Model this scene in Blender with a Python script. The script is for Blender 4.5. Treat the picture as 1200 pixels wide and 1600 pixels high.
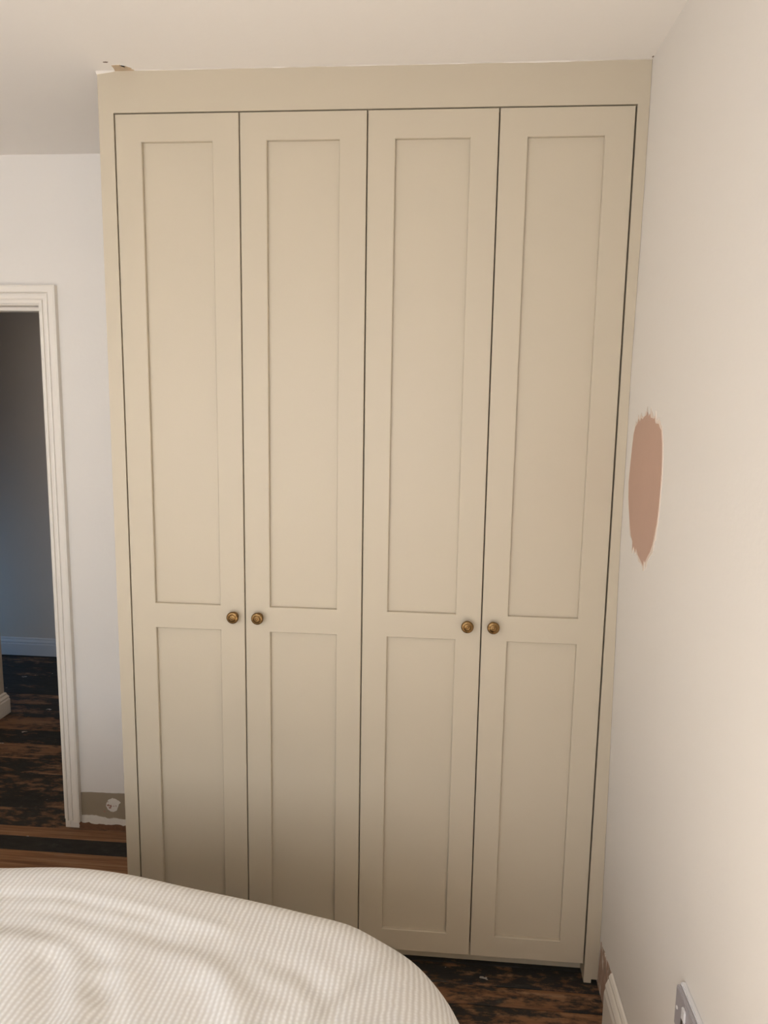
import bpy, bmesh, math, random
import numpy as np
from mathutils import Vector, Matrix, noise

random.seed(7)
for o in list(bpy.data.objects):
    bpy.data.objects.remove(o, do_unlink=True)
scene = bpy.context.scene
COL = scene.collection

# ------------------------------------------------------------------ camera
cam_d = bpy.data.cameras.new('camera')
cam = bpy.data.objects.new('camera', cam_d)
COL.objects.link(cam)
cam.location = (0.8708, -1.9113, 1.6483)
cam.rotation_euler = (1.4283, -0.0158, 0.0815)
cam_d.sensor_fit = 'VERTICAL'
cam_d.sensor_height = 36.0
cam_d.lens = 36.0 * 1113.76 / 1600.0
cam_d.clip_start = 0.02
scene.camera = cam

# ------------------------------------------------------------------ world, daylight, exposure
world = bpy.data.worlds.new('world')
scene.world = world
world.use_nodes = True
bg = world.node_tree.nodes['Background']
bg.inputs['Color'].default_value = (0.62, 0.76, 1.0, 1)
bg.inputs['Strength'].default_value = 1.0

def area_light(name, loc, rot, sx, sy, power, color):
    d = bpy.data.lights.new(name, 'AREA')
    d.shape = 'RECTANGLE'; d.size = sx; d.size_y = sy
    d.energy = power; d.color = color
    o = bpy.data.objects.new(name, d)
    COL.objects.link(o)
    o.location = loc; o.rotation_euler = rot
    return o
WIN = (-1.85, 1.2, 0.75, 2.25)          # window opening x0,x1,z0,z1 in the wall behind the camera
area_light('bedroom_window_daylight', ((WIN[0]+WIN[1])/2, -3.04, (WIN[2]+WIN[3])/2), (math.pi/2, 0, 0),
           WIN[1]-WIN[0], WIN[3]-WIN[2], 35, (0.95, 0.975, 1.0))
sun_d = bpy.data.lights.new('sun', 'SUN')
sun_d.energy = 28.0; sun_d.color = (1.0, 0.90, 0.76); sun_d.angle = math.radians(0.6)
sun = bpy.data.objects.new('sun', sun_d); COL.objects.link(sun)
sun.rotation_euler = Vector((0.20, 1.0, -0.88)).to_track_quat('-Z', 'Y').to_euler()   # low sun through the window onto the bed, out of frame
area_light('landing_window_daylight', (-2.795, 1.98, 0.40), (math.pi/2, 0, -math.pi/2), 0.6, 0.6, 3.4, (0.17, 0.50, 1.0))
area_light('landing_warm_fill', (-0.5, 1.6, 2.45), (0, 0, 0), 0.25, 0.25, 3.2, (1.0, 0.76, 0.50))  # added fill to warm the upper landing wall; no lamp fitting there

vs = scene.view_settings
vs.view_transform = 'Standard'
vs.look = 'None'
vs.exposure = 0.07
vs.gamma = 1.0
vs.use_curve_mapping = False

# ------------------------------------------------------------------ materials
def new_mat(name):
    m = bpy.data.materials.new(name); m.use_nodes = True
    nt = m.node_tree
    return m, nt, nt.nodes, nt.links, nt.nodes['Principled BSDF']

def paint(name, col, rough=0.6, mottling=0.03, scale=6.0, bump=0.05, bscale=180.0, spec=0.35):
    m, nt, N, L, b = new_mat(name)
    g = N.new('ShaderNodeNewGeometry')
    n = N.new('ShaderNodeTexNoise'); n.inputs['Scale'].default_value = scale; n.inputs['Detail'].default_value = 4
    L.new(g.outputs['Position'], n.inputs['Vector'])
    mix = N.new('ShaderNodeMix'); mix.data_type = 'RGBA'
    mix.inputs[6].default_value = tuple(c*(1-mottling) for c in col)+(1,)
    mix.inputs[7].default_value = tuple(min(1, c*(1+mottling)) for c in col)+(1,)
    L.new(n.outputs['Fac'], mix.inputs[0]); L.new(mix.outputs[2], b.inputs['Base Color'])
    b.inputs['Roughness'].default_value = rough
    b.inputs['Specular IOR Level'].default_value = spec
    n2 = N.new('ShaderNodeTexNoise'); n2.inputs['Scale'].default_value = bscale; n2.inputs['Detail'].default_value = 3
    L.new(g.outputs['Position'], n2.inputs['Vector'])
    bp = N.new('ShaderNodeBump'); bp.inputs['Strength'].default_value = bump; bp.inputs['Distance'].default_value = 0.002
    L.new(n2.outputs['Fac'], bp.inputs['Height']); L.new(bp.outputs['Normal'], b.inputs['Normal'])
    return m

M = {}
M['wall'] = paint('warm_white_wall_paint', (0.80, 0.755, 0.70), 0.75, 0.02, 2.5, 0.25, 60)
M['ceiling'] = paint('warm_white_ceiling_paint', (0.85, 0.805, 0.755), 0.85, 0.015, 3, 0.2, 70)
M['cab'] = paint('stone_eggshell_paint', (0.522, 0.450, 0.340), 0.42, 0.015, 5, 0.06, 240, 0.4)
M['gloss'] = paint('cream_gloss_woodwork', (0.85, 0.79, 0.71), 0.35, 0.03, 9, 0.08, 90)
M['hallwall'] = paint('grey_landing_paint', (0.60, 0.525, 0.44), 0.7, 0.03, 3, 0.2, 60)
M['hallwood'] = paint('grey_white_landing_woodwork', (0.60, 0.58, 0.56), 0.45, 0.03, 8)
M['dark'] = paint('near_black_shade_and_legs', (0.04, 0.03, 0.02), 0.9)  # near-black stands in for shade in door gaps and socket slots; also leg colour
M['pink'] = paint('dusty_pink_test_paint', (0.55, 0.365, 0.28), 0.6, 0.04, 14, 0.25, 120)
M['peach'] = paint('thin_peach_brush_edge', (0.76, 0.65, 0.555), 0.7, 0.04, 20)
M['taupe'] = paint('old_taupe_paint', (0.34, 0.275, 0.195), 0.7, 0.06, 15, 0.2)
M['filler'] = paint('white_filler', (0.78, 0.73, 0.66), 0.9, 0.07, 60, 0.5, 150)
M['dust'] = paint('brown_plaster_crumbs', (0.20, 0.10, 0.055), 0.95, 0.3, 80, 0.6, 150)
M['spot'] = paint('pinkish_bare_plaster', (0.42, 0.25, 0.19), 0.9, 0.12, 60, 0.4)
M['tan'] = paint('bare_tan_plaster', (0.55, 0.42, 0.29), 0.9, 0.08, 60, 0.4)
M['chipdark'] = paint('dark_chip', (0.20, 0.15, 0.12), 0.9)
M['plate'] = paint('white_plastic', (0.74, 0.72, 0.72), 0.3, 0.01)
M['face'] = paint('mauve_grey_plastic', (0.40, 0.37, 0.38), 0.28, 0.02)
M['screw'] = paint('nickel_screw', (0.8, 0.78, 0.74), 0.3, 0.01)
M['mattress'] = paint('mattress_ticking', (0.75, 0.71, 0.65), 0.9)
M['divan'] = paint('divan_fabric', (0.45, 0.42, 0.38), 0.95)
M['caulk'] = paint('ceiling_caulk', (0.72, 0.67, 0.60), 0.7, 0.03, 30)

# exposed plaster with smears (where skirting was taken off the right wall)
def m_bare():
    m, nt, N, L, b = new_mat('bare_plaster_smears')
    g = N.new('ShaderNodeNewGeometry')
    mp = N.new('ShaderNodeMapping'); mp.inputs['Scale'].default_value = (1, 40, 14)
    n = N.new('ShaderNodeTexNoise'); n.inputs['Scale'].default_value = 1.6; n.inputs['Detail'].default_value = 6
    L.new(g.outputs['Position'], mp.inputs['Vector']); L.new(mp.outputs['Vector'], n.inputs['Vector'])
    r = N.new('ShaderNodeValToRGB')
    e = r.color_ramp.elements
    e[0].position = 0.36; e[0].color = (0.30, 0.25, 0.20, 1)
    e[1].position = 0.64; e[1].color = (0.74, 0.67, 0.60, 1)
    x = e.new(0.46); x.color = (0.42, 0.27, 0.20, 1)
    x = e.new(0.56); x.color = (0.44, 0.32, 0.25, 1)
    L.new(n.outputs['Fac'], r.inputs['Fac']); L.new(r.outputs['Color'], b.inputs['Base Color'])
    b.inputs['Roughness'].default_value = 0.9
    return m
M['bare'] = m_bare()

def m_brass():
    m, nt, N, L, b = new_mat('antique_brass')
    tc = N.new('ShaderNodeTexCoord')
    n = N.new('ShaderNodeTexNoise'); n.inputs['Scale'].default_value = 120; n.inputs['Detail'].default_value = 5
    L.new(tc.outputs['Object'], n.inputs['Vector'])
    r = N.new('ShaderNodeValToRGB'); e = r.color_ramp.elements
    e[0].position = 0.35; e[0].color = (0.15, 0.08, 0.026, 1)
    e[1].position = 0.68; e[1].color = (0.27, 0.16, 0.06, 1)
    L.new(n.outputs['Fac'], r.inputs['Fac']); L.new(r.outputs['Color'], b.inputs['Base Color'])
    b.inputs['Metallic'].default_value = 0.8; b.inputs['Roughness'].default_value = 0.24
    return m
M['brass'] = m_brass()

# floor boards: obj.color = (black stain amount, warmth, seed, 1)
def m_floor():
    m, nt, N, L, b = new_mat('half_stripped_pine_boards')
    g = N.new('ShaderNodeNewGeometry'); oi = N.new('ShaderNodeObjectInfo')
    sep = N.new('ShaderNodeSeparateColor'); L.new(oi.outputs['Color'], sep.inputs['Color'])
    off = N.new('ShaderNodeCombineXYZ')
    mul = N.new('ShaderNodeMath'); mul.operation = 'MULTIPLY'; mul.inputs[1].default_value = 37.0
    L.new(sep.outputs['Blue'], mul.inputs[0]); L.new(mul.outputs[0], off.inputs['X']); L.new(mul.outputs[0], off.inputs['Z'])
    add = N.new('ShaderNodeVectorMath'); add.operation = 'ADD'
    L.new(g.outputs['Position'], add.inputs[0]); L.new(off.outputs['Vector'], add.inputs[1])
    def tex(scale, sc, det=6, rough=0.6):
        mp = N.new('ShaderNodeMapping'); mp.inputs['Scale'].default_value = sc
        L.new(add.outputs[0], mp.inputs['Vector'])
        n = N.new('ShaderNodeTexNoise'); n.inputs['Scale'].default_value = scale
        n.inputs['Detail'].default_value = det; n.inputs['Roughness'].default_value = rough
        L.new(mp.outputs['Vector'], n.inputs['Vector'])
        return n.outputs['Fac']
    def ramp(fac, pts):
        r = N.new('ShaderNodeValToRGB'); e = r.color_ramp.elements
        e[0].position, e[0].color = pts[0][0], pts[0][1]; e[1].position, e[1].color = pts[-1][0], pts[-1][1]
        for p, c in pts[1:-1]:
            k = e.new(p); k.color = c
        L.new(fac, r.inputs['Fac']); return r.outputs['Color']
    def mixc(f, a, c):
        mx = N.new('ShaderNodeMix'); mx.data_type = 'RGBA'
        L.new(f, mx.inputs[0])
        for i, v in ((6, a), (7, c)):
            if isinstance(v, tuple): mx.inputs[i].default_value = v
            else: L.new(v, mx.inputs[i])
        return mx.outputs[2]
    def math_(op, a, c):
        k = N.new('ShaderNodeMath'); k.operation = op; k.use_clamp = False
        for i, v in ((0, a), (1, c)):
            if isinstance(v, (int, float)): k.inputs[i].default_value = v
            else: L.new(v, k.inputs[i])
        return k.outputs[0]
    grain = tex(5.0, (0.6, 14, 8), 7, 0.65)
    dull = ramp(grain, [(0.30, (0.10, 0.052, 0.028, 1)), (0.50, (0.18, 0.098, 0.055, 1)), (0.72, (0.28, 0.165, 0.095, 1))])
    warm = ramp(grain, [(0.30, (0.14, 0.062, 0.028, 1)), (0.50, (0.25, 0.122, 0.058, 1)), (0.72, (0.38, 0.215, 0.12, 1))])
    wood = mixc(sep.outputs['Green'], dull, warm)
    # black varnish left in patches, ragged by a finer streaky noise
    big = tex(3.4, (0.9, 2.6, 1), 5, 0.6)
    fine = tex(30, (0.55, 1.5, 1), 5, 0.7)
    s = math_('ADD', math_('MULTIPLY', big, 0.9), math_('MULTIPLY', fine, 0.75))       # about .4 - 1.2
    thr = math_('SUBTRACT', 1.17, math_('MULTIPLY', sep.outputs['Red'], 0.72))
    d = math_('MULTIPLY', math_('SUBTRACT', s, thr), 7.0)
    cl = N.new('ShaderNodeClamp'); L.new(d, cl.inputs['Value'])
    stain = ramp(fine, [(0.3, (0.011, 0.0095, 0.008, 1)), (0.62, (0.03, 0.026, 0.022, 1)), (0.8, (0.075, 0.064, 0.052, 1))])
    c1 = mixc(cl.outputs[0], wood, stain)
    # pale dust and paint flecks
    v = N.new('ShaderNodeTexVoronoi'); v.inputs['Scale'].default_value = 15; v.feature = 'F1'
    mp = N.new('ShaderNodeMapping'); mp.inputs['Scale'].default_value = (0.7, 1.25, 1); L.new(add.outputs[0], mp.inputs['Vector'])
    nz = N.new('ShaderNodeTexNoise'); nz.inputs['Scale'].default_value = 70
    L.new(mp.outputs['Vector'], nz.inputs['Vector'])
    mx = N.new('ShaderNodeMix'); mx.data_type = 'VECTOR'; mx.inputs[0].default_value = 0.03
    L.new(mp.outputs['Vector'], mx.inputs[4]); L.new(nz.outputs['Color'], mx.inputs[5])
    L.new(mx.outputs[1], v.inputs['Vector'])
    rnd = N.new('ShaderNodeSeparateColor'); L.new(v.outputs['Color'], rnd.inputs['Color'])
    fl = math_('MULTIPLY', math_('LESS_THAN', v.outputs['Distance'], math_('MULTIPLY', rnd.outputs['Green'], 0.17)),
               math_('GREATER_THAN', rnd.outputs['Red'], 0.5))
    c2 = mixc(math_('MULTIPLY', fl, 0.75), c1, (0.52, 0.46, 0.39, 1))
    dust = tex(9, (1.0, 1.0, 1), 6, 0.7)
    dm = N.new('ShaderNodeMapRange'); dm.inputs[1].default_value = 0.62; dm.inputs[2].default_value = 0.85
    dm.inputs[3].default_value = 0; dm.inputs[4].default_value = 0.35
    L.new(dust, dm.inputs[0])
    c3 = mixc(dm.outputs[0], c2, (0.27, 0.235, 0.19, 1))
    L.new(c3, b.inputs['Base Color'])
    b.inputs['Roughness'].default_value = 0.62
    b.inputs['Specular IOR Level'].default_value = 0.3
    bp = N.new('ShaderNodeBump'); bp.inputs['Strength'].default_value = 0.5; bp.inputs['Distance'].default_value = 0.003
    L.new(grain, bp.inputs['Height']); L.new(bp.outputs['Normal'], b.inputs['Normal'])
    return m
M['board'] = m_floor()
M['sub'] = paint('dark_subfloor', (0.02, 0.016, 0.012), 1.0)

# puckered seersucker cotton, uv in metres
def m_duvet():
    m, nt, N, L, b = new_mat('white_seersucker_cotton')
    uv = N.new('ShaderNodeUVMap'); uv.uv_map = 'UVMap'
    nz = N.new('ShaderNodeTexNoise'); nz.inputs['Scale'].default_value = 40; nz.inputs['Detail'].default_value = 2
    L.new(uv.outputs['UV'], nz.inputs['Vector'])
    sub = N.new('ShaderNodeVectorMath'); sub.operation = 'SUBTRACT'; sub.inputs[1].default_value = (0.5, 0.5, 0.5)
    L.new(nz.outputs['Color'], sub.inputs[0])
    sc = N.new('ShaderNodeVectorMath'); sc.operation = 'SCALE'; sc.inputs['Scale'].default_value = 0.005
    L.new(sub.outputs[0], sc.inputs[0])
    ad = N.new('ShaderNodeVectorMath'); ad.operation = 'ADD'
    L.new(uv.outputs['UV'], ad.inputs[0]); L.new(sc.outputs[0], ad.inputs[1])
    sp = N.new('ShaderNodeSeparateXYZ'); L.new(ad.outputs[0], sp.inputs[0])
    def wave(out, period):
        k = N.new('ShaderNodeMath'); k.operation = 'MULTIPLY'; k.inputs[1].default_value = 2*math.pi/period
        L.new(out, k.inputs[0])
        s = N.new('ShaderNodeMath'); s.operation = 'SINE'; L.new(k.outputs[0], s.inputs[0])
        r = N.new('ShaderNodeMapRange'); r.inputs[1].default_value = -1; r.inputs[2].default_value = 1
        L.new(s.outputs[0], r.inputs[0]); return r.outputs[0]
    wx = wave(sp.outputs['X'], 0.0112); wy = wave(sp.outputs['Y'], 0.0090)
    a = N.new('ShaderNodeMath'); a.operation = 'MULTIPLY'; L.new(wx, a.inputs[0])
    t = N.new('ShaderNodeMath'); t.operation = 'MULTIPLY_ADD'; t.inputs[1].default_value = 0.30; t.inputs[2].default_value = 0.70
    L.new(wy, t.inputs[0]); L.new(t.outputs[0], a.inputs[1])
    mix = N.new('ShaderNodeMix'); mix.data_type = 'RGBA'
    mix.inputs[6].default_value = (0.76, 0.735, 0.70, 1); mix.inputs[7].default_value = (0.98, 0.97, 0.955, 1)
    L.new(a.outputs[0], mix.inputs[0]); L.new(mix.outputs[2], b.inputs['Base Color'])
    b.inputs['Roughness'].default_value = 0.9; b.inputs['Specular IOR Level'].default_value = 0.15
    bp = N.new('ShaderNodeBump'); bp.inputs['Strength'].default_value = 0.55; bp.inputs['Distance'].default_value = 0.002
    L.new(a.outputs[0], bp.inputs['Height']); L.new(bp.outputs['Normal'], b.inputs['Normal'])
    return m
M['duvet'] = m_duvet()

# ------------------------------------------------------------------ mesh helpers
def link(name, me, mat, parent=None):
    o = bpy.data.objects.new(name, me); COL.objects.link(o)
    if mat: me.materials.append(M[mat])
    if parent: o.parent = parent
    return o
def bm_obj(name, bm, mat, parent=None, smooth=False):
    bmesh.ops.recalc_face_normals(bm, faces=bm.faces[:])
    me = bpy.data.meshes.new(name); bm.to_mesh(me); bm.free()
    if smooth:
        for p in me.polygons: p.use_smooth = True
    return link(name, me, mat, parent)
def add_box(bm, a, b):
    r = bmesh.ops.create_cube(bm, size=1.0)
    for v in r['verts']:
        v.co = Vector(tuple(a[i] + (v.co[i]+0.5)*(b[i]-a[i]) for i in range(3)))
    return r['verts']
def box(name, a, b, mat, parent=None, bevel=0.0, seg=1):
    bm = bmesh.new(); add_box(bm, a, b)
    if bevel: bmesh.ops.bevel(bm, geom=bm.edges[:], offset=bevel, segments=seg, affect='EDGES', clamp_overlap=True)
    return bm_obj(name, bm, mat, parent)
def boxes(name, lst, mat, parent=None):
    bm = bmesh.new()
    for a, b in lst: add_box(bm, a, b)
    return bm_obj(name, bm, mat, parent)
def prism(name, pts, axis, lo, hi, mat, parent=None):
    """closed outline in the two other axes, given thickness along axis"""
    def mk(p, d):
        l = list(p); l.insert(axis, d); return Vector(l)
    bm = bmesh.new()
    A = [bm.verts.new(mk(p, lo)) for p in pts]; B = [bm.verts.new(mk(p, hi)) for p in pts]
    bm.faces.new(A); bm.faces.new(B[::-1])
    for i in range(len(pts)):
        j = (i+1) % len(pts); bm.faces.new((A[i], B[i], B[j], A[j]))
    bmesh.ops.triangulate(bm, faces=[f for f in bm.faces if len(f.verts) > 4])
    return bm_obj(name, bm, mat, parent)
def ragged(pts, amp, n=4, seed=0):
    """subdivide a closed outline and roughen it"""
    rr = random.Random(seed); out = []
    for i in range(len(pts)):
        a, b = pts[i], pts[(i+1) % len(pts)]
        for k in range(n):
            t = k/n
            out.append((a[0]+(b[0]-a[0])*t+rr.uniform(-amp, amp), a[1]+(b[1]-a[1])*t+rr.uniform(-amp, amp)))
    return out
def blob(cx, cy, rx, ry, amp, n=26, seed=0):
    rr = random.Random(seed)
    return [(cx+math.cos(2*math.pi*i/n)*rx*(1+rr.uniform(-amp, amp)), cy+math.sin(2*math.pi*i/n)*ry*(1+rr.uniform(-amp, amp))) for i in range(n)]
def empty(name, loc=(0, 0, 0)):
    o = bpy.data.objects.new(name, None); COL.objects.link(o); o.location = loc
    o.empty_display_size = 0.1
    return o
def tag(o, label, cat, group=None):
    o['label'] = label; o['category'] = cat
    if group: o['group'] = group
    return o
def struct(o, label=None):
    o['kind'] = 'structure'
    if label: o['label'] = label
    return o

H = 2.5
D = 0.588            # plane of the wall with the doorway
YF = -2.95           # window wall behind the camera
XL = -2.95
HY = 2.424           # landing wall
def xw(z):           # the right wall is not quite plumb
    return float(np.interp(z, [0, .2, .6, .8, 1.13, 1.3, 1.6, 1.76, 2.07, 2.22, 2.5],
                           [1.366, 1.367, 1.362, 1.359, 1.354, 1.352, 1.352, 1.351, 1.354, 1.355, 1.355]))

# ------------------------------------------------------------------ structure
# floor with its boards
floor = struct(box('floor', (XL-.1, YF-.1, -0.12), (1.6, HY+.1, -0.022), 'sub'), 'bare half-stripped dark timber floorboards')
joints = [-2.95, -2.815, -2.68, -2.545, -2.41, -2.27, -2.135, -2.0, -1.865, -1.73, -1.595, -1.46, -1.32, -1.185, -1.05, -0.915, -0.78,
          -0.645, -0.51, -0.377, -0.243, -0.108, -0.038, 0.04, 0.165, 0.297, 0.431, 0.514, 0.578, 0.70, 0.84, 0.97, 1.10, 1.24, 1.384, 1.529,
          1.686, 1.82, 1.95, 2.09, 2.22, 2.34, HY]
STAIN = {0.297: (0.12, 1.0), 0.431: (0.88, 0.15), 0.514: (0.30, 0.7), 0.578: (0.66, 0.4), 0.70: (0.70, 0.3), 0.84: (0.62, .45), 0.97: (0.70, 0.3),
         1.10: (0.50, 0.5), 1.24: (0.72, 0.3), 1.384: (0.55, 0.35), 1.529: (0.66, 0.3), 1.686: (0.52, 0.3), 1.82: (0.84, 0.2), 1.95: (0.92, 0.1), 2.09: (0.82, 0.2),
         2.22: (0.72, 0.15), 2.34: (0.72, 0.1), 0.165: (0.3, 0.6), 0.04: (0.88, 0.3), -0.038: (0.64, 0.8), -0.108: (0.64, 0.8), -0.243: (0.58, 0.9)}
for i in range(len(joints)-1):
    y0, y1 = joints[i], joints[i+1]
    cuts = [XL, random.uniform(-1.9, -1.0), random.uniform(-0.15, 0.55), 1.45]
    if y1 > 0.6: cuts = [XL, random.uniform(-2.4, -1.9), 1.45]
    if abs(y0-0.297) < .01: cuts = [XL, -1.4, 1.45]
    for k in range(len(cuts)-1):
        dz = random.uniform(-0.0014, 0.0)
        g = random.uniform(0.0012, 0.0026)
        bm = bmesh.new(); vv = add_box(bm, (cuts[k]+.001, y0+g/2, -0.0219), (cuts[k+1]-.001, y1-g/2, dz))
        top = [e for e in bm.edges if all(v.co.z > dz-1e-5 for v in e.verts)]
        bmesh.ops.bevel(bm, geom=top, offset=0.0018, segments=1, affect='EDGES')
        o = bm_obj('plank', bm, 'board', floor)
        st = STAIN.get(y0, (random.uniform(0.3, 0.85), random.uniform(0.1, 0.7)))
        o.color = (st[0], st[1], random.random(), 1)

# ceiling
ceiling = struct(box('ceiling', (XL-.1, YF-.1, H), (1.6, HY+.1, H+0.1), 'ceiling'), 'plain warm white ceiling')
prism('bare_plaster_chip', [(0.006, 0.0), (0.010, -0.012), (0.011, -0.029), (0.022, -0.0305), (0.033, -0.030), (0.036, -0.021), (0.041, -0.017), (0.044, -0.025), (0.050, -0.018),
                            (0.057, -0.012), (0.052, -0.009), (0.062, 0.0)], 2, H-0.0008, H+0.01, 'tan', ceiling)
prism('paint_chip_mark', blob(0.0045, -0.0465, 0.0065, 0.0028, 0.25, 14, 3), 2, H-0.0006, H+0.01, 'chipdark', ceiling)
prism('paint_chip_mark', blob(1.352, -0.012, 0.002, 0.003, 0.3, 10, 4), 2, H-0.0006, H+0.01, 'chipdark', ceiling)

# wall with the doorway (opening x -1.33..-0.566, to z 1.995)
OX0, OX1, OZ = -1.335, -0.566, 1.995
WT = 0.70
wall_back = struct(boxes('wall_back', [((XL, D, -0.02), (OX0-.02, WT, H)), ((OX1+.02, D, -0.02), (1.5, WT, H)),
                                       ((OX0-.02, D, OZ+.02), (OX1+.02, WT, H))], 'wall'), 'warm white wall with the doorway to the landing')
px0, px1 = -0.505, -0.03
top = [(px0+(px1-px0)*i/30, 0.1515+0.010*(i/30)+random.uniform(-.0022, .0012)) for i in range(31)]
prism('old_paint_patch', [(px0, 0.02)]+top+[(px1, 0.02)], 1, D-0.0012, D+.01, 'taupe', wall_back)
low = [(-0.508, 0.050), (-0.49, 0.056), (-0.46, 0.059), (-0.44, 0.057), (-0.41, 0.053), (-0.385, 0.046), (-0.37, 0.050), (-0.34, 0.049), (-0.30, 0.046), (-0.2, 0.044), (-0.03, 0.045),
       (-0.03, 0.02), (-0.2, 0.022), (-0.30, 0.024), (-0.33, 0.021), (-0.36, 0.026), (-0.39, 0.021), (-0.42, 0.024), (-0.445, 0.020), (-0.47, 0.027), (-0.49, 0.023), (-0.508, 0.03)]
prism('filler_strip', ragged(low, 0.0016, 3, 5), 1, D-0.0035, D+.01, 'filler', wall_back)
prism('crumbling_plaster_edge', ragged([(-0.51, 0.026), (-0.4, 0.024), (-0.3, 0.026), (-0.03, 0.024), (-0.03, -0.01), (-0.51, -0.01)], 0.002, 8, 9), 1, D-0.002, D+.01, 'dust', wall_back)
fb = [(-0.371, 0.134), (-0.358, 0.131), (-0.349, 0.126), (-0.338, 0.117), (-0.345, 0.111), (-0.349, 0.098), (-0.356, 0.083), (-0.366, 0.077), (-0.379, 0.078), (-0.391, 0.086),
      (-0.397, 0.099), (-0.396, 0.113), (-0.388, 0.126)]
prism('filler_patch', ragged(fb, 0.0011, 3, 2), 1, D-0.0030, D+.01, 'filler', wall_back)
for (sx, sz, r1, r2, sd) in ((-0.388, 0.104, .0055, .0045, 1), (-0.378, 0.101, .0045, .0055, 2), (-0.381, 0.094, .0055, .003, 3), (-0.366, 0.102, .0022, .002, 4), (-0.357, 0.103, .002, .0018, 5),
                             (-0.389, 0.118, .002, .0015, 6), (-0.405, 0.076, .0055, .0035, 7)):
    prism('bare_plaster_spot', blob(sx, sz, r1, r2, 0.3, 12, sd), 1, D-0.0036 if sx > -.4 else D-.0022, D+.01, 'spot', wall_back)

# right wall, following its slight bow
bm = bmesh.new()
zs = [0-.02, .1, .2, .4, .6, .8, .95, 1.13, 1.3, 1.45, 1.6, 1.76, 1.9, 2.07, 2.22, 2.36, H]
ra = [[bm.verts.new((xw(max(z, 0)) if k == 0 else 1.5, y, z)) for z in zs] for y in (YF, D) for k in (0, 1)]
for a, b in ((0, 2), (2, 3), (3, 1), (1, 0)):
    for i in range(len(zs)-1): bm.faces.new((ra[a][i], ra[b][i], ra[b][i+1], ra[a][i+1]))
for i in (0, len(zs)-1): bm.faces.new([ra[k][i] for k in (0, 2, 3, 1)])
wall_right = struct(bm_obj('wall_right', bm, 'wall', None), 'plain warm white wall beside the wardrobe')
PATCH = [(-0.098, 1.626), (-0.102, 1.636), (-0.114, 1.628), (-0.125, 1.638), (-0.136, 1.634), (-0.153, 1.642), (-0.167, 1.645), (-0.174, 1.653), (-0.184, 1.641), (-0.195, 1.649), (-0.204, 1.64), (-0.218, 1.639), (-0.23, 1.637), (-0.235, 1.64), (-0.242, 1.628), (-0.255, 1.627), (-0.268, 1.627), (-0.278, 1.619), (-0.291, 1.613), (-0.303, 1.584), (-0.31, 1.55), (-0.314, 1.516), (-0.312, 1.479), (-0.311, 1.442), (-0.306, 1.411), (-0.296, 1.381), (-0.284, 1.356), (-0.271, 1.338), (-0.253, 1.322), (-0.237, 1.305), (-0.226, 1.308), (-0.224, 1.295), (-0.211, 1.299), (-0.196, 1.304), (-0.174, 1.311), (-0.156, 1.324), (-0.147, 1.311), (-0.133, 1.325), (-0.123, 1.312), (-0.12, 1.334), (-0.104, 1.345), (-0.087, 1.368), (-0.071, 1.4), (-0.056, 1.436), (-0.049, 1.475), (-0.054, 1.522), (-0.06, 1.564), (-0.067, 1.598), (-0.079, 1.616)]
pc = (sum(p[0] for p in PATCH)/len(PATCH), sum(p[1] for p in PATCH)/len(PATCH))
fr = random.Random(21); fringe = []
for i, p in enumerate(PATCH):
    q = PATCH[(i+1) % len(PATCH)]
    for t in (0, .5):
        a = (p[0]+(q[0]-p[0])*t, p[1]+(q[1]-p[1])*t)
        up = abs(a[1]-pc[1]) > 0.11
        k = fr.uniform(0.0, 0.016) if up else fr.uniform(0.0005, 0.002)
        sg = 1 if a[1] > pc[1] else -1
        fringe.append((a[0]+(0.0045 if a[0] > pc[0] else -0.0045), a[1]+sg*k))
prism('thin_brush_fringe', fringe, 0, 1.3508, 1.36, 'peach', wall_right)
prism('test_paint_patch', PATCH, 0, 1.3500, 1.36, 'pink', wall_right)
prism('bare_plaster_patch', [(0.0, 0.0)]+[(-0.015-.135*i/14, 0.145+0.006*i/14+random.uniform(-.002, .002)) for i in range(15)]+[(-0.15, 0.0)], 0, 1.3648, 1.37, 'bare', wall_right)

# wall behind the camera with its window, and the left wall
wall_front = struct(boxes('wall_front', [((XL, YF-.25, -.02), (WIN[0], YF, H)), ((WIN[1], YF-.25, -.02), (1.5, YF, H)), ((WIN[0], YF-.25, -.02), (WIN[1], YF, WIN[2])),
                                         ((WIN[0], YF-.25, WIN[3]), (WIN[1], YF, H))], 'wall'))
win = struct(empty('window_1', ((WIN[0]+WIN[1])/2, YF-.12, WIN[2])))
for a, b in (((WIN[0], WIN[2]), (WIN[1], WIN[2]+.06)), ((WIN[0], WIN[3]-.06), (WIN[1], WIN[3])), ((WIN[0], WIN[2]+.06), (WIN[0]+.06, WIN[3]-.06)), ((WIN[1]-.06, WIN[2]+.06), (WIN[1], WIN[3]-.06))):
    o = box('window_frame', (a[0]-win.location.x, -.06, a[1]-WIN[2]), (b[0]-win.location.x, -.015, b[1]-WIN[2]), 'gloss', win)
for t in (1/3, 2/3):
    x = WIN[0]+(WIN[1]-WIN[0])*t-win.location.x
    box('mullion', (x-.03, -.06, .06), (x+.03, -.015, WIN[3]-WIN[2]-.06), 'gloss', win)
wall_left = struct(box('wall_left', (XL-.1, YF, -.02), (XL, D, H), 'wall'))

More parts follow.
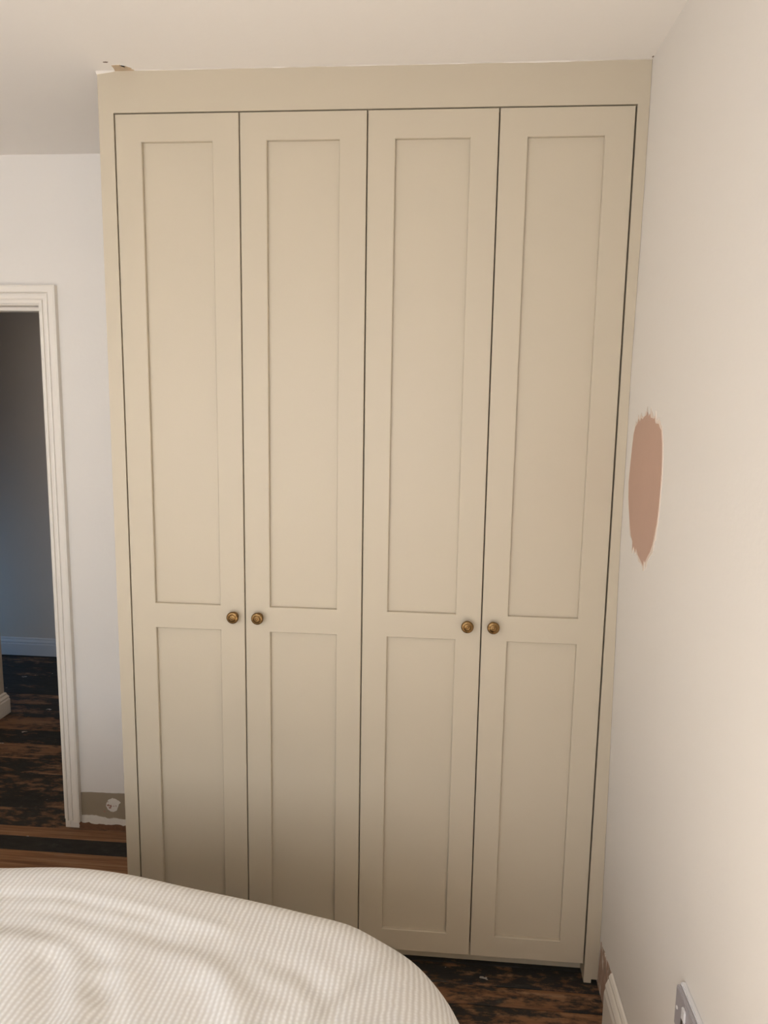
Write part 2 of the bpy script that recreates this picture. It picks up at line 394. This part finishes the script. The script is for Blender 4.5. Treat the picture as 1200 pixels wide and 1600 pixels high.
# landing seen through the doorway
struct(box('wall_hall_back', (-3.7, HY, -.02), (1.5, HY+.1, H), 'hallwall'), 'grey landing wall seen through the doorway')
struct(box('wall_hall_left', (-3.7, WT, -.02), (-1.43, 1.555, H), 'hallwall'), 'landing wall ending in a corner just inside the doorway')
struct(boxes('wall_hall_end', [((-2.9, 1.555, -.02), (-2.8, 1.68, H)), ((-2.9, 2.28, -.02), (-2.8, HY, H)), ((-2.9, 1.68, -.02), (-2.8, 2.28, .1)), ((-2.9, 1.68, .7), (-2.8, 2.28, H))], 'hallwall'))
struct(box('wall_hall_right', (0.35, WT, -.02), (0.45, HY, H), 'hallwall'))
SK = [(0, 0), (0.019, 0), (0.019, .078), (0.016, .086), (0.017, .094), (0.012, .104), (0.009, .108), (0.009, .114), (0.005, .120), (0, .122)]
def skirting(name, p0, p1, out, h, mat, z0=0.0, mitre0=0.0, mitre1=0.0, label=None, thick=1.0):
    p0, p1, out = Vector(p0), Vector(p1), Vector(out).normalized()
    d = (p1-p0).normalized(); bm = bmesh.new()
    A = []; B = []
    for (t, z) in SK:
        t *= thick; zz = z0+z/0.122*h
        A.append(bm.verts.new(p0+out*t-d*t*mitre0+Vector((0, 0, zz)))); B.append(bm.verts.new(p1+out*t+d*t*mitre1+Vector((0, 0, zz))))
    bm.faces.new(A); bm.faces.new(B[::-1])
    for i in range(len(SK)):
        j = (i+1) % len(SK); bm.faces.new((A[i], B[i], B[j], A[j]))
    return struct(bm_obj(name, bm, mat), label)
skirting('baseboard_hall_back', (-2.79, HY, 0), (0.34, HY, 0), (0, -1, 0), 0.118, 'hallwood', 0.006, label='grey-white skirting along the landing wall')
skirting('baseboard_hall_left', (-1.43, WT+.03, 0), (-1.43, 1.555, 0), (1, 0, 0), 0.118, 'gloss', 0.0, 0, 1, 'cream skirting round the landing wall corner')
skirting('baseboard_hall_corner', (-1.43, 1.555, 0), (-2.79, 1.555, 0), (0, 1, 0), 0.118, 'gloss', 0.0, 1, 0, 'cream skirting on the return of the landing wall corner')
# skirting on the right wall stops short of the wardrobe
skirting('baseboard_right', (1.3655, -0.148, 0), (1.3655, YF+.002, 0), (-1, 0, 0), 0.163, 'gloss', 0.0, label='cream moulded skirting on the right wall, cut short of the wardrobe', thick=1.0)
skirting('baseboard_front', (1.34, YF, 0), (XL, YF, 0), (0, 1, 0), 0.163, 'gloss')

# doorway: lining and moulded architrave
door = struct(empty('door_1', ((OX0+OX1)/2, D, 0)), 'doorway with cream moulded architrave and no door in sight')
def local(o, e):
    o.data.transform(Matrix.Translation(-e.location)); return o
for nm, a, b in (('door_lining', (OX1, D-.001, 0), (OX1+.02, WT+.001, OZ+.02)), ('door_lining', (OX0-.02, D-.001, 0), (OX0, WT+.001, OZ+.02)), ('door_lining', (OX0, D-.001, OZ), (OX1, WT+.001, OZ+.02)),
                 ('door_stop', (OX1-.012, D+.05, 0), (OX1, WT-.02, OZ-.012)), ('door_stop', (OX0, D+.05, 0), (OX0+.012, WT-.02, OZ-.012)), ('door_stop', (OX0, D+.05, OZ-.012), (OX1, WT-.02, OZ))):
    local(box(nm, a, b, 'gloss', door), door)
AR = [(0, 0), (0, .012), (.006, .0145), (.0125, .0135), (.0140, .0085), (.0165, .0085), (.0180, .0135), (.026, .0160), (.0325, .0150), (.0340, .0100), (.0370, .0100), (.0385, .0205),
      (.042, .022), (.058, .022), (.064, .019), (.064, 0)]   # (distance from opening, proud of wall)
def architrave(path, name):
    """path: function (offset) -> two 2D points (x,z) for the run's ends, mitred"""
    bm = bmesh.new(); A = []; B = []
    for w, t in AR:
        p, q = path(w)
        A.append(bm.verts.new((p[0], D-t, p[1]))); B.append(bm.verts.new((q[0], D-t, q[1])))
    bm.faces.new(A); bm.faces.new(B[::-1])
    for i in range(len(AR)):
        j = (i+1) % len(AR); bm.faces.new((A[i], B[i], B[j], A[j]))
    return local(bm_obj(name, bm, 'gloss', door), door)
rv = 0.004
architrave(lambda w: ((OX1+rv+w, 0.034+(0.010 if w < .012 else 0)+(0.004 if .02 < w < .04 else 0)), (OX1+rv+w, OZ+rv+w)), 'architrave')
architrave(lambda w: ((OX0-rv-w, 0.0), (OX0-rv-w, OZ+rv+w)), 'architrave')
architrave(lambda w: ((OX0-rv-w, OZ+rv+w), (OX1+rv+w, OZ+rv+w)), 'architrave_head')

# ------------------------------------------------------------------ fitted wardrobe
W = 0.3308; ZT = 2.397; ZB = 0.0597; ST = 0.0715; PT = 2.3268; PMB = 1.0946; PMT = 1.0219; PB = 0.1268; ZK = 1.0649
XF = -0.0411; XE = 4*W
ward = tag(empty('fitted_wardrobe', (0.66, 0.29, 0)), 'tall stone-painted fitted wardrobe with four shaker doors and brass knobs', 'wardrobe')
def wl(o, e=None):
    return local(o, e or ward)
# face frame: stiles and fascia painted as one, right side scribed to the wall, notch at its foot
xr0 = XE+.003; zin = ZT+.0015
zz = [0.012, .2, .6, .8, 1.13, 1.3, 1.6, 1.76, 2.07, 2.22, H-.0005]
half = [[(xr0, 0.0), (xr0+.021, 0.0), (xr0+.021, 0.012)]+[(xw(z)-.0008, z) for z in zz]+[(xr0, H-.0005), (xr0, zin)],
        [(-0.0015, zin), (xr0, zin), (xr0, H-.0005), (-0.0015, H-.0005)],
        [(XF, 0.0), (-0.0015, 0.0), (-0.0015, zin), (-0.0015, H-.0005), (XF, H-.0005)]]
bm = bmesh.new()
for pts in half:
    bm.faces.new([bm.verts.new((x, 0.0, z)) for x, z in pts])
bmesh.ops.remove_doubles(bm, verts=bm.verts[:], dist=1e-5)
bmesh.ops.triangulate(bm, faces=bm.faces[:])
r = bmesh.ops.extrude_face_region(bm, geom=bm.faces[:])
for v in [e for e in r['geom'] if isinstance(e, bmesh.types.BMVert)]: v.co.y += 0.03
wl(bm_obj('face_frame', bm, 'cab', ward))
wl(box('side_panel', (XF, 0.0302, 0), (XF+.018, D-.002, H-.001), 'cab', ward))
wl(box('side_panel', (XE+.004, 0.0302, 0), (1.349, D-.002, H-.001), 'cab', ward))
wl(box('back_panel', (XF+.019, D-.012, .06), (XE+.003, D-.003, H-.002), 'dark', ward))
wl(box('base_panel', (XF+.019, 0.032, ZB-.002), (XE+.003, D-.013, ZB+.016), 'cab', ward))
wl(box('top_panel', (XF+.019, 0.032, ZT), (XE+.003, D-.013, ZT+.018), 'dark', ward))
for k in (1, 2, 3):
    wl(box('partition', (k*W-.009, 0.034, ZB+.017), (k*W+.009, D-.014, ZT-.002), 'dark', ward))  # coloured near-black so the gaps between doors read as deep shade
wl(box('plinth', (XF+.019, 0.055, 0), (XE+.003, 0.069, ZB-.004), 'cab', ward))
# brushed-in caulk line where fascia meets ceiling
bm = bmesh.new(); n = 160; rows = []
rr = random.Random(3)
for i in range(n+1):
    x = XF-.002+(xw(2.5)-XF)*i/n
    dz = 0.0020+0.0018*noise.noise(Vector((x*5, 0, 1)))+0.0008*noise.noise(Vector((x*31, 2, 1)))
    if x < 0.004: dz = 0.007*(1-abs(x-XF)/0.06)+0.001
    if 0.004 < x < 0.06: dz = 0.0004
    dz = max(dz, .0004)
    rows.append([bm.verts.new((x, 0.0005, H-dz)), bm.verts.new((x, -0.0011, H-dz*.9)), bm.verts.new((x, -0.0030, H-.0003)), bm.verts.new((x, 0.0005, H-.0003))])
for i in range(n):
    for k in range(4):
        bm.faces.new((rows[i][k], rows[i+1][k], rows[i+1][(k+1) % 4], rows[i][(k+1) % 4]))
bm.faces.new(rows[0]); bm.faces.new(rows[-1][::-1])
wl(bm_obj('caulk_bead', bm, 'caulk', ward))

def knob_mesh():
    prof = [(0.0, .0), (.0125, .0), (.0130, .0012), (.0118, .0026), (.0078, .0036), (.0066, .006), (.0066, .0095), (.0085, .0120), (.0135, .0135), (.0163, .0150), (.0172, .0172),
            (.0168, .0196), (.0150, .0214), (.0128, .0222), (.0116, .0219), (.0106, .0226), (.0085, .0242), (.0060, .0252), (.0046, .0253), (.0040, .0250), (.0034, .0258), (.0018, .0267), (0, .0269)]
    bm = bmesh.new(); seg = 40; rings = []
    for r, h in prof:
        if r == 0: rings.append([bm.verts.new((0, -h, 0))])
        else: rings.append([bm.verts.new((r*math.cos(2*math.pi*i/seg), -h, r*math.sin(2*math.pi*i/seg))) for i in range(seg)])
    for a, b in zip(rings, rings[1:]):
        for i in range(seg):
            j = (i+1) % seg
            if len(a) == 1: bm.faces.new((a[0], b[i], b[j]))
            elif len(b) == 1: bm.faces.new((a[i], a[j], b[0]))
            else: bm.faces.new((a[i], a[j], b[j], b[i]))
    bmesh.ops.recalc_face_normals(bm, faces=bm.faces[:])
    me = bpy.data.meshes.new('knob'); bm.to_mesh(me); bm.free()
    for p in me.polygons: p.use_smooth = True
    me.materials.append(M['brass'])
    return me
KN = knob_mesh()
g = 0.0015
for i in range(4):
    x0, x1 = i*W+g, (i+1)*W-g
    if i == 3: x1 = XE-.0012
    if i == 0: x0 = .0018
    xs = [x0, i*W+ST, (i+1)*W-ST, x1]; zs = [ZB, PB, PMT, PMB, PT, ZT-.0015]
    bm = bmesh.new()
    gv = [[bm.verts.new((x, 0, z)) for z in zs] for x in xs]
    for a in range(3):
        for b in range(5):
            if a == 1 and b in (1, 3): continue
            bm.faces.new((gv[a][b], gv[a+1][b], gv[a+1][b+1], gv[a][b+1]))
    fs = bm.faces[:]
    r = bmesh.ops.extrude_face_region(bm, geom=fs)
    for v in [e for e in r['geom'] if isinstance(e, bmesh.types.BMVert)]: v.co.y += 0.022
    bmesh.ops.recalc_face_normals(bm, faces=bm.faces[:])
    # ease the front arrises
    ed = []
    for e in bm.edges:
        if all(abs(v.co.y) < 1e-6 for v in e.verts) and len(e.link_faces) == 2 and e.calc_face_angle(0) > 0.5: ed.append(e)
    bmesh.ops.bevel(bm, geom=ed, offset=0.0016, segments=1, affect='EDGES')
    dr = wl(bm_obj('door', bm, 'cab', ward))
    for (za, zb_) in ((PB, PMT), (PMB, PT)):
        wl(box('panel', (xs[1]-.006, 0.0105, za-.006), (xs[2]+.006, 0.0165, zb_+.006), 'cab', dr))
    kx = (i+1)*W-.0352 if i % 2 == 0 else i*W+.0352
    # the photograph's left pair sits a touch to the right, the right pair a touch to the left
    kx += 0.004 if i < 2 else -0.0035
    k = bpy.data.objects.new('knob', KN); COL.objects.link(k); k.parent = dr
    k.location = (kx-ward.location.x, -ward.location.y-.0001, ZK)
    k.rotation_euler = (0, random.uniform(0, 6), 0)
    k['label'] = 'turned antique brass knob'

# ------------------------------------------------------------------ socket on the right wall
sx = 1.3617
SDZ = -0.008
sock = tag(empty('wall_socket', (sx, -0.722, 0.54)), 'double electrical socket plate on the right wall above the skirting', 'socket')
def sl(o):
    o.data.transform(Matrix.Translation((0, 0, SDZ))); return local(o, sock)
bm = bmesh.new(); add_box(bm, (sx-.009, -0.797, 0.497), (sx+.002, -0.647, 0.585))
bmesh.ops.bevel(bm, geom=bm.edges[:], offset=0.002, segments=2, affect='EDGES')
sl(bm_obj('back_frame', bm, 'plate', sock))
bm = bmesh.new(); add_box(bm, (sx-.0165, -0.794, 0.500), (sx-.0088, -0.650, 0.582))
bmesh.ops.bevel(bm, geom=bm.edges[:], offset=0.002, segments=2, affect='EDGES')
fp = sl(bm_obj('face_plate', bm, 'face', sock))
for y in (-0.70, -0.744):
    bm = bmesh.new(); add_box(bm, (sx-.0205, y-.008, 0.548), (sx-.016, y+.008, 0.572))
    bmesh.ops.bevel(bm, geom=bm.edges[:], offset=0.0015, segments=2, affect='EDGES')
    sl(bm_obj('rocker_switch', bm, 'plate', sock))
def disc(name, c, r, t, mat, parent):
    bm = bmesh.new()
    bmesh.ops.create_cone(bm, cap_ends=True, segments=16, radius1=r, radius2=r*.85, depth=t, matrix=Matrix.Translation(c) @ Matrix.Rotation(-math.pi/2, 4, 'Y'))
    return sl(bm_obj(name, bm, mat, parent))
for y in (-0.661, -0.783): disc('screw', (sx-.0170, y, 0.541), .0035, .0016, 'screw', sock)
for y in (-0.688, -0.756):
    for a, b in (((-.004, .0), (.004, .012)), ((-.015, -.018), (-.009, -.013)), ((.009, -.018), (.015, -.013))):
        sl(box('pin_hole', (sx-.0168, y+a[0], 0.528+a[1]), (sx-.0160, y+b[0], 0.528+b[1]), 'dark', sock))

# ------------------------------------------------------------------ bed and duvet
bed = tag(empty('bed', (-0.1, -1.2, 0)), 'divan bed hidden under the white duvet in the foreground', 'bed')
def bl(o): return local(o, bed)
bl(box('base', (-1.0, -1.68, 0.03), (0.72, -0.82, 0.27), 'divan', bed, 0.01))
bl(box('mattress', (-1.0, -1.69, 0.27), (0.73, -0.80, 0.47), 'mattress', bed, 0.04, 3))
for x in (-0.9, 0.62):
    for y in (-1.6, -0.9): bl(box('leg', (x-.03, y-.03, 0), (x+.03, y+.03, 0.03), 'dark', bed))

CAM = Vector((0.8708, -1.9113, 1.6483))
# shoulder line of the duvet (world metres): far edge, rounded foot corner, foot, near side, head end
Q = [(-1.02, -0.60, .60), (-0.90, -0.525, .60), (-0.70, -0.505, .60), (-0.45, -0.50, .60), (-0.25, -0.497, .60),
     (-0.107, -0.492, 0.6), (-0.02, -0.485, 0.603), (0.069, -0.481, 0.605), (0.19, -0.484, 0.6), (0.345, -0.502, 0.59), (0.493, -0.517, 0.58), (0.61, -0.537, 0.575),
     (0.702, -0.554, 0.57), (0.766, -0.583, 0.565), (0.835, -0.626, 0.56), (0.886, -0.685, 0.56), (0.931, -0.768, 0.56),
     (0.960, -0.87, .56), (0.972, -1.0, .56), (0.975, -1.2, .57), (0.97, -1.45, .57), (0.95, -1.66, .57), (0.88, -1.78, .57), (0.75, -1.83, .58), (0.4, -1.84, .59), (0, -1.84, .6), (-0.5, -1.84, .6),
     (-0.85, -1.83, .6), (-0.98, -1.76, .6), (-1.06, -1.6, .6), (-1.075, -1.2, .6), (-1.07, -0.8, .6), (-1.055, -0.68, .6)]
Qv = [Vector(q) for q in Q]
def catmull(P, per):
    out = []; n = len(P)
    for i in range(n):
        p0, p1, p2, p3 = P[i-1], P[i], P[(i+1) % n], P[(i+2) % n]
        m = max(2, int((p2-p1).length/per))
        for k in range(m):
            t = k/m
            out.append(0.5*((2*p1)+(p2-p0)*t+(2*p0-5*p1+4*p2-p3)*t*t+(3*p1-p0-3*p2+p3)*t**3))
    return out
ring = catmull(Qv, 0.018)
n = len(ring)
cen = Vector((-0.05, -1.17, 0))
bm = bmesh.new(); uvl = bm.loops.layers.uv.new('UVMap')
cols = []
NT, NR, ND = 60, 9, 12
CREASES = [([(-0.15, -.70), (0.05, -.687), (0.206, -.715), (0.269, -.766), (.30, -.83)], 0.0065, 0.020), ([(0.17, -.76), (0.19, -.797), (0.245, -.908), (0.29, -1.06)], 0.012, 0.026),
           ([(0.285, -.81), (0.305, -.839), (0.34, -.899), (0.39, -1.06)], 0.010, 0.020), ([(0.33, -.665), (0.45, -.70), (0.60, -.80)], 0.004, 0.022), ([(0.05, -.80), (0.10, -.92), (0.14, -1.1)], 0.009, 0.03),
           ([(0.46, -.80), (0.53, -.92), (0.55, -1.1)], 0.006, 0.025), ([(-.3, -.62), (-.1, -.60), (.12, -.60), (.3, -.625), (.45, -.66)], 0.004, 0.014)]
def crease(x, y):
    d = 0.0
    for pl, dep, wd in CREASES:
        best = 9
        for (ax_, ay), (bx, by) in zip(pl, pl[1:]):
            vx, vy = bx-ax_, by-ay
            t = min(1, max(0, ((x-ax_)*vx+(y-ay)*vy)/(vx*vx+vy*vy)))
            best = min(best, math.hypot(x-ax_-vx*t, y-ay-vy*t))
        if best < 4*wd: d += 0.75*dep*(math.exp(-(best/wd)**2)-0.45*math.exp(-((best-1.8*wd)/wd)**2))
    return d
for i, q in enumerate(ring):
    t = (ring[(i+1) % n]-ring[i-1]); t.z = 0; t.normalize()
    nrm = Vector((t.y, -t.x, 0))
    if nrm.dot(q-cen) < 0: nrm = -nrm
    far = q.y > -0.95 and q.x > -1.0
    th = math.radians(38)
    if far:
        r_ = q-CAM; dn = r_.dot(nrm)
        th = math.atan2(-r_.z, dn) if dn > 0 else math.radians(90)
        th = min(max(th, math.radians(25)), math.radians(80))
    R = 0.085+0.055*min(1, max(0, (q.x-0.45)/0.4))
    if not far: R = 0.12
    c0 = q-nrm*(R*math.sin(th))-Vector((0, 0, R*math.cos(th)))     # centre of the rolled edge
    top_pt = c0+Vector((0, 0, R))
    col = []
    # top: from the bed's middle out to the shoulder
    ax = Vector((min(max(top_pt.x, -0.55), 0.45), -1.17, 0))
    L_top = (Vector((top_pt.x, top_pt.y, 0))-ax).length
    for k in range(NT):
        f = (k/NT)**0.75
        p = ax.lerp(Vector((top_pt.x, top_pt.y, 0)), f)
        z = top_pt.z*f+0.645*(1-f)
        din = (1-f)*L_top
        w = min(1, din/0.14)
        z += w*0.016*noise.noise(Vector((p.x*3.1, p.y*3.1, 4)))+w*0.008*noise.noise(Vector((p.x*9+p.y*4, p.y*3.2, 9)))+w*0.004*noise.noise(Vector((p.x*22+p.y*9, p.y*7, 3)))
        z += w*0.006*math.sin((p.x*0.8+p.y*0.25)*34+3*noise.noise(Vector((p.x*2, p.y*2, 2))))*max(0, noise.noise(Vector((p.x*2.2, p.y*2.2, 7)))+.25)
        z -= 0.007*math.exp(-((din-0.115)/0.03)**2)*(0.75+0.5*noise.noise(Vector((p.x*4, p.y*4, 1))))
        z -= crease(p.x, p.y)*min(1, din/0.05)
        col.append((Vector((p.x, p.y, z)), (p.x, p.y)))
    for k in range(NR+1):
        ph = math.pi/2*k/NR
        p = c0+nrm*(R*math.sin(ph))+Vector((0, 0, R*math.cos(ph)))
        u = Vector((top_pt.x, top_pt.y))+Vector((nrm.x, nrm.y))*(R*ph)
        col.append((p, (u.x, u.y)))
    zl = c0.z
    hem = 0.13+0.02*noise.noise(Vector((q.x*2, q.y*2, 3)))
    base = c0+nrm*R
    arc = i*0.018
    for k in range(1, ND+1):
        f = k/ND
        fold = 0.018*f*math.sin(arc*22+2.0*noise.noise(Vector((q.x*3, q.y*3, 5))))
        p = base+nrm*(fold+0.008*f)
        p.z = zl+(hem-zl)*f
        u = Vector((top_pt.x, top_pt.y))+Vector((nrm.x, nrm.y))*(R*math.pi/2+(zl-hem)*f)
        col.append((p, (u.x, u.y)))
    cols.append(col)
m_ = len(cols[0])
V = [[bm.verts.new(p) for p, _ in c] for c in cols]
for i in range(n):
    j = (i+1) % n
    for k in range(m_-1):
        try: f = bm.faces.new((V[i][k], V[i][k+1], V[j][k+1], V[j][k]))
        except ValueError: continue
        for lp, (a, b) in zip(f.loops, ((i, k), (i, k+1), (j, k+1), (j, k))): lp[uvl].uv = cols[a][b][1]
bmesh.ops.remove_doubles(bm, verts=bm.verts[:], dist=0.0004)
dv = bm_obj('duvet', bm, 'duvet', None, True)
sd = dv.modifiers.new('thickness', 'SOLIDIFY'); sd.thickness = 0.012; sd.offset = -1
tag(dv, 'white seersucker duvet spread over the bed in the foreground', 'duvet')
